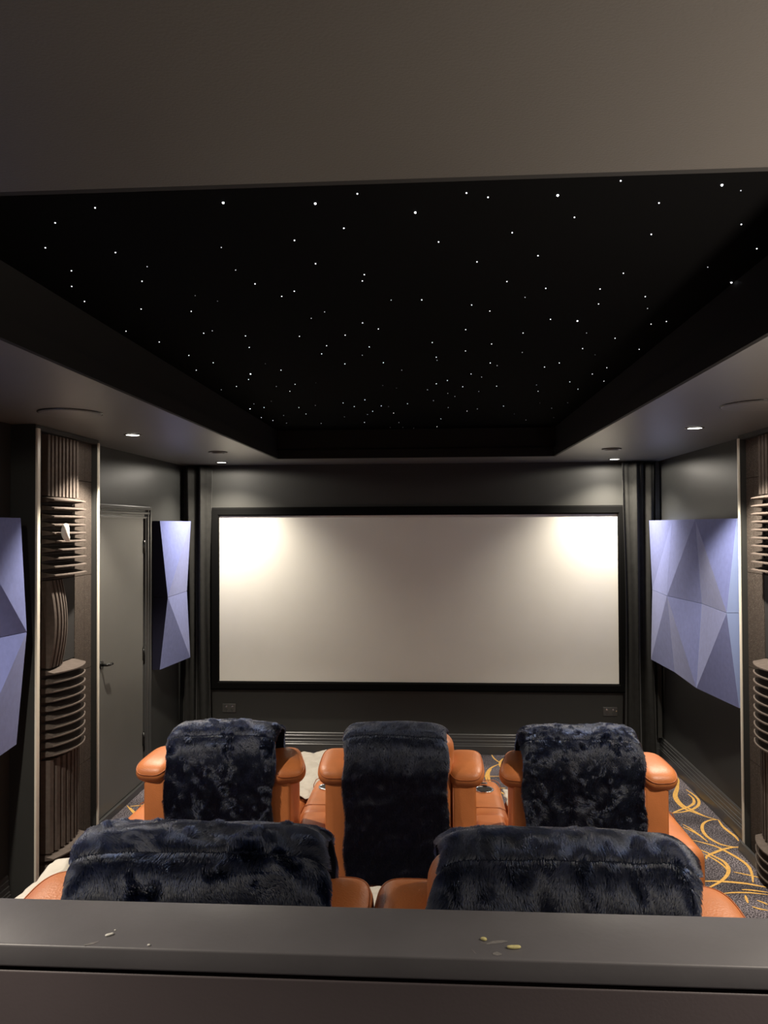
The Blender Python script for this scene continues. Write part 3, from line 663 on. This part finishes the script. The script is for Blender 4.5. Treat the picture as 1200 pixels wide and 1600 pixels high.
def fur_throw(cx, cy, cz, xt0, xt1, xb0, xb1, zlow, label, seed, nh, hl, top=1.018, patch=1.0, shift=0.0, fs=0.0):
    """local chair coords; xt = edges at the top, xb = edges at the rear hem"""
    # centre path: rear hem -> top -> front hem
    P = [(-.012, zlow), (-.018, zlow + .15), (-.020, .70), (-.018, .80), (-.012, .872), (.008, .938), (.046, top - .030), (.098, top - .004), (.140, top), (.175, top - .012), (.218, .99), (.236, .93), (.235, .80), (.222, .66)]
    seg = smooth_path(P, 6); L = [0]
    for i in range(1, len(seg)): L.append(L[-1] + (seg[i] - seg[i - 1]).length)
    L = np.array(L); SP = np.array([(p.x, p.y) for p in seg]); tot = L[-1]
    S1, S2, S3 = sines(seed, 7, 9, 22), sines(seed + 50, 8, 30, 60), sines(seed + 99, 7, 24, 60)
    def surf(u, t):                      # u across 0..1, t along 0..1 (arrays)
        s = t * tot
        y = np.interp(s, L, SP[:, 0]); z = np.interp(s, L, SP[:, 1])
        k = np.clip((z - zlow) / (.95 - zlow), 0, 1)
        ue = (u - .5) * 2
        e0 = xb0 + (xt0 - xb0) * k; e1 = xb1 + (xt1 - xb1) * k
        x = e0 + (e1 - e0) * u
        # wavy side edges
        x = x + .006 * np.sin(s * 23 + seed) * np.abs(ue) ** 4
        # shoulders droop towards the sides where it goes over the top
        dr = .026 * np.abs(ue) ** 12 + .006 * np.abs(ue) ** 2
        topw = np.exp(-((z - top) / .12) ** 2)
        z = z - dr * topw
        w = .0035 * field(S1, x * 1.0, s) + .0015 * field(S2, x, s)
        ny = np.where(s < tot * .52, -1.0, 1.0) * (1 - topw * .8)
        y = y + w * ny; z = z + w * topw
        x = x + shift + fs * np.clip((s - tot * .40) / (tot * .2), 0, 1)
        return np.stack([x, y, z], -1)
    S4 = sines(seed + 31, 10, 60, 150)
    nu, nv = 44, 110
    U_, T_ = np.meshgrid(np.linspace(0, 1, nu + 1), np.linspace(0, 1, nv + 1))
    V = surf(U_.ravel(), T_.ravel())
    me = bpy.data.meshes.new('fur_throw'); w = nu + 1
    me.from_pydata(V.tolist(), [], [(j * w + i, j * w + i + 1, (j + 1) * w + i + 1, (j + 1) * w + i) for j in range(nv) for i in range(nu)])
    me.materials.append(M['fur_base']); me.polygons.foreach_set('use_smooth', [True] * len(me.polygons))
    o = bpy.data.objects.new('fur_throw', me); o.location = (cx, cy, cz); link(o)
    tag(o, label, 'throw', 'navy fur throws over the recliners')
    md = o.modifiers.new('thick', 'SOLIDIFY'); md.thickness = .006; md.offset = -1
    # pile
    R = np.random.RandomState(seed + 7)
    u = R.uniform(0, 1, nh); t = R.uniform(0, 1, nh)
    ne = nh // 16                            # denser fringe along the edges
    u[:ne] = np.where(R.rand(ne) < .5, R.uniform(0, .02, ne), R.uniform(.98, 1, ne))
    e = 1e-3
    p = surf(u, t); du = (surf(np.clip(u + e, 0, 1), t) - surf(np.clip(u - e, 0, 1), t)); dt = (surf(u, np.clip(t + e, 0, 1)) - surf(u, np.clip(t - e, 0, 1)))
    nrm = lambda a: a / (np.linalg.norm(a, axis=1, keepdims=True) + 1e-12)
    du = nrm(du); dt = nrm(dt); n = nrm(np.cross(du, dt))
    # the outward side: away from the chair back centre line
    mid = np.array([0, .11, .6]); out = p - mid; out[:, 0] = 0; out[:, 2] *= np.where(p[:, 2] > .93, 1, 0)
    n = n * np.sign(np.sum(n * out, 1, keepdims=True))
    s = t * tot; x = p[:, 0]
    ang = patch * (.75 * field(S3, x, s) + .5 * field(S1, x + .3, s * 1.2)) + R.normal(0, .12, nh)
    down = np.where(s[:, None] < tot * .55, -dt, dt)      # comb direction: down both faces
    flow = down * np.cos(ang)[:, None] + du * np.sin(ang)[:, None]
    lift = (.06 + 1.05 * patch * np.clip(field(S4, x, s) * .6 + .55 * field(S3, x * 1.1 + 4, s * .9) + .35 * field(S1, x, s) - .30, 0, 1.1))[:, None] * (1 + R.normal(0, .15, nh))[:, None]
    # outward along the side edges
    ue = (u - .5) * 2
    edge = (np.abs(ue) ** 14)[:, None] * np.sign(ue)[:, None] * du * .8
    cl = np.stack([field(S2, x * 2.2, s * 2.2), field(S2, x * 2.2 + 5, s * 2.2 + 3)], 1) * .22
    d0 = nrm(n * (lift + .07) + flow * .6 + edge + du * cl[:, :1] + down * cl[:, 1:])
    d1 = nrm(n * lift * .5 + flow * 1.0 + edge + du * cl[:, :1] * 1.6 + down * cl[:, 1:] * 1.6)
    ln = (hl * R.uniform(.75, 1.15, nh))[:, None]
    K = 5; pts = np.zeros((nh, K, 3)); pts[:, 0] = p
    for k in range(1, K):
        a = (k - .5) / (K - 1); d = nrm(d0 * (1 - a) + d1 * a)
        pts[:, k] = pts[:, k - 1] + d * ln / (K - 1)
    hc = bpy.data.hair_curves.new('fur_pile'); hc.add_curves([K] * nh)
    hc.attributes.get('position').data.foreach_set('vector', pts.reshape(-1).astype(np.float32))
    ra = hc.attributes.get('radius') or hc.attributes.new('radius', 'FLOAT', 'POINT')
    ra.data.foreach_set('value', np.tile(np.array([1, .95, .8, .55, .15]) * FR, nh).astype(np.float32))
    hc.materials.append(M['fur'])
    ho = bpy.data.objects.new('fur_pile', hc); link(ho, o); tag(ho, kind='stuff')
    return o
FR = .00055
NH = 90000
fur_throw(-.95, R1, 0, -.222, .262, -.222, .240, .34, 'navy fur throw over front row recliner nearest the door', 21, NH, .012, patch=1.2)
fur_throw(-.143, R1, 0, -.245, .205, -.235, .200, .36, 'navy fur throw over the middle front row recliner, black in shade', 33, NH, .012, patch=.15)
fur_throw(.669, R1, 0, -.290, .220, -.275, .220, .34, 'navy fur throw over front row recliner beside the right aisle', 45, NH, .012, patch=1.2)
fur_throw(-.4635, R2, RISER, -.225, .280, -.258, .275, .40, 'navy fur throw over the left rear row recliner', 57, int(NH * 2), .012, patch=1.3, fs=-.03)
fur_throw(.242, R2, RISER, -.262, .222, -.282, .290, .40, 'navy fur throw over the right rear row recliner', 68, int(NH * 2), .012, patch=.55, fs=.03)

# ------------------------------------------------------------------ cream dust sheets
def sheet(x0, x1, y0, y1, hf, label, seed, amp=.012, nu=90, nv=90):
    sd = Vector((seed * 3.1, seed * 1.7, 0))
    def f(u, v):
        ex = .02 * noise.noise(Vector((v * 4, seed, 0))); ey = .025 * noise.noise(Vector((u * 4, seed + 9, 0)))
        x = x0 + u * (x1 - x0) + ex; y = y0 + v * (y1 - y0) + ey
        q = Vector((x, y, 0))
        w = abs(noise.noise(q * 7 + sd)) * 1.2 + .6 * abs(noise.noise(q * 16 + sd)) + .25 * noise.noise(q * 34 + sd)
        return (x, y, hf(x, y) + amp * (.2 + w))
    o = MB().grid(f, nu, nv).build('dust_sheet', M['sheet'], recalc=False)
    m = o.modifiers.new('thick', 'SOLIDIFY'); m.thickness = .0015; m.offset = 1
    return tag(o, label, 'dust sheet', 'cream dust sheets on the recliners')
def drop(d, r=.05, h=.12): return -h * max(0, d / r) ** 1.5 if d > 0 else 0
sheet(-1.235, -.615, 3.99, 4.86, lambda x, y: .478 - max(0, y - 4.80) * 2.2, 'crumpled cream sheet over the footrest of the door-side front recliner', 1, .022)
sheet(.372, .95, 3.93, 4.165, lambda x, y: .478, 'crumpled cream sheet on the seat of the right front recliner', 2, .014, 60, 30)
def h3(x, y):
    if x < -.755: z = .868 + .02 * math.sin((x + 1.08) / .3 * PI)
    elif x < -.735: z = .868 - (x + .755) / .02 * .07
    else: z = .798
    return z
def h4(x, y): return .79
sheet(-1.135, -.70, 1.62, 2.262, lambda x, y: .862 + (.02 if x < -1.08 else 0) + .03 * math.sin((x + 1.135) / .435 * PI) * min(1, (y - 1.6) * 3), 'cream sheet heaped on the left arm of the rear row', 5, .016, 60, 90)
sheet(-.20, .42, 1.66, 2.34, lambda x, y: .795, 'cream sheet lying over the seat of the right rear recliner', 7, .022)

# ------------------------------------------------------------------ other light: faint world colour and an added, unseen soffit lamp
wl = bpy.data.worlds.new('room_dark'); SC.world = wl; wl.use_nodes = True
wl.node_tree.nodes['Background'].inputs[0].default_value = (.5, .48, .45, 1); wl.node_tree.nodes['Background'].inputs[1].default_value = .02
def lamp(kind, name, loc, energy, col, size, rot=(0, 0, 0)):
    l = bpy.data.lights.new(name, kind); l.energy = energy; l.color = col
    if kind == 'AREA': l.shape = 'DISK'; l.size = size
    else: l.shadow_soft_size = size
    o = bpy.data.objects.new(name, l); o.location = loc; o.rotation_euler = rot; link(o); return o
ul = lamp('SPOT', 'added_soffit_fill', (1.50, .90, 1.60), 300, (1, .87, .74), .10, (PI, 0, 0))  # added lamp without a fitting, only brightens the near soffit
ul.data.spot_size = math.radians(165); ul.data.spot_blend = .6

# ------------------------------------------------------------------ camera
cam = bpy.data.cameras.new('camera'); co = bpy.data.objects.new('camera', cam); link(co)
cam.sensor_fit = 'VERTICAL'; cam.sensor_height = 36; cam.lens = 27.0; cam.clip_start = .05
yaw, pit, rol = 0.0621, 0.01859, -0.00459
def cdir(x, y, z):
    c, s = math.cos(rol), math.sin(rol); x, z = c * x - s * z, s * x + c * z
    c, s = math.cos(pit), math.sin(pit); y, z = c * y - s * z, s * y + c * z
    c, s = math.cos(yaw), math.sin(yaw); x, y = c * x - s * y, s * x + c * y
    return Vector((x, y, z))
r_, u_, f_ = cdir(1, 0, 0), cdir(0, 0, 1), -cdir(0, 1, 0)
co.matrix_world = Matrix(((r_.x, u_.x, f_.x, 0), (r_.y, u_.y, f_.y, 0), (r_.z, u_.z, f_.z, CAMZ), (0, 0, 0, 1)))
SC.camera = co
SC.view_settings.view_transform = 'Standard'
SC.view_settings.look = 'None'
SC.view_settings.exposure = 0.0
SC.cycles.max_bounces = 6
SC.cycles.sample_clamp_indirect = 4
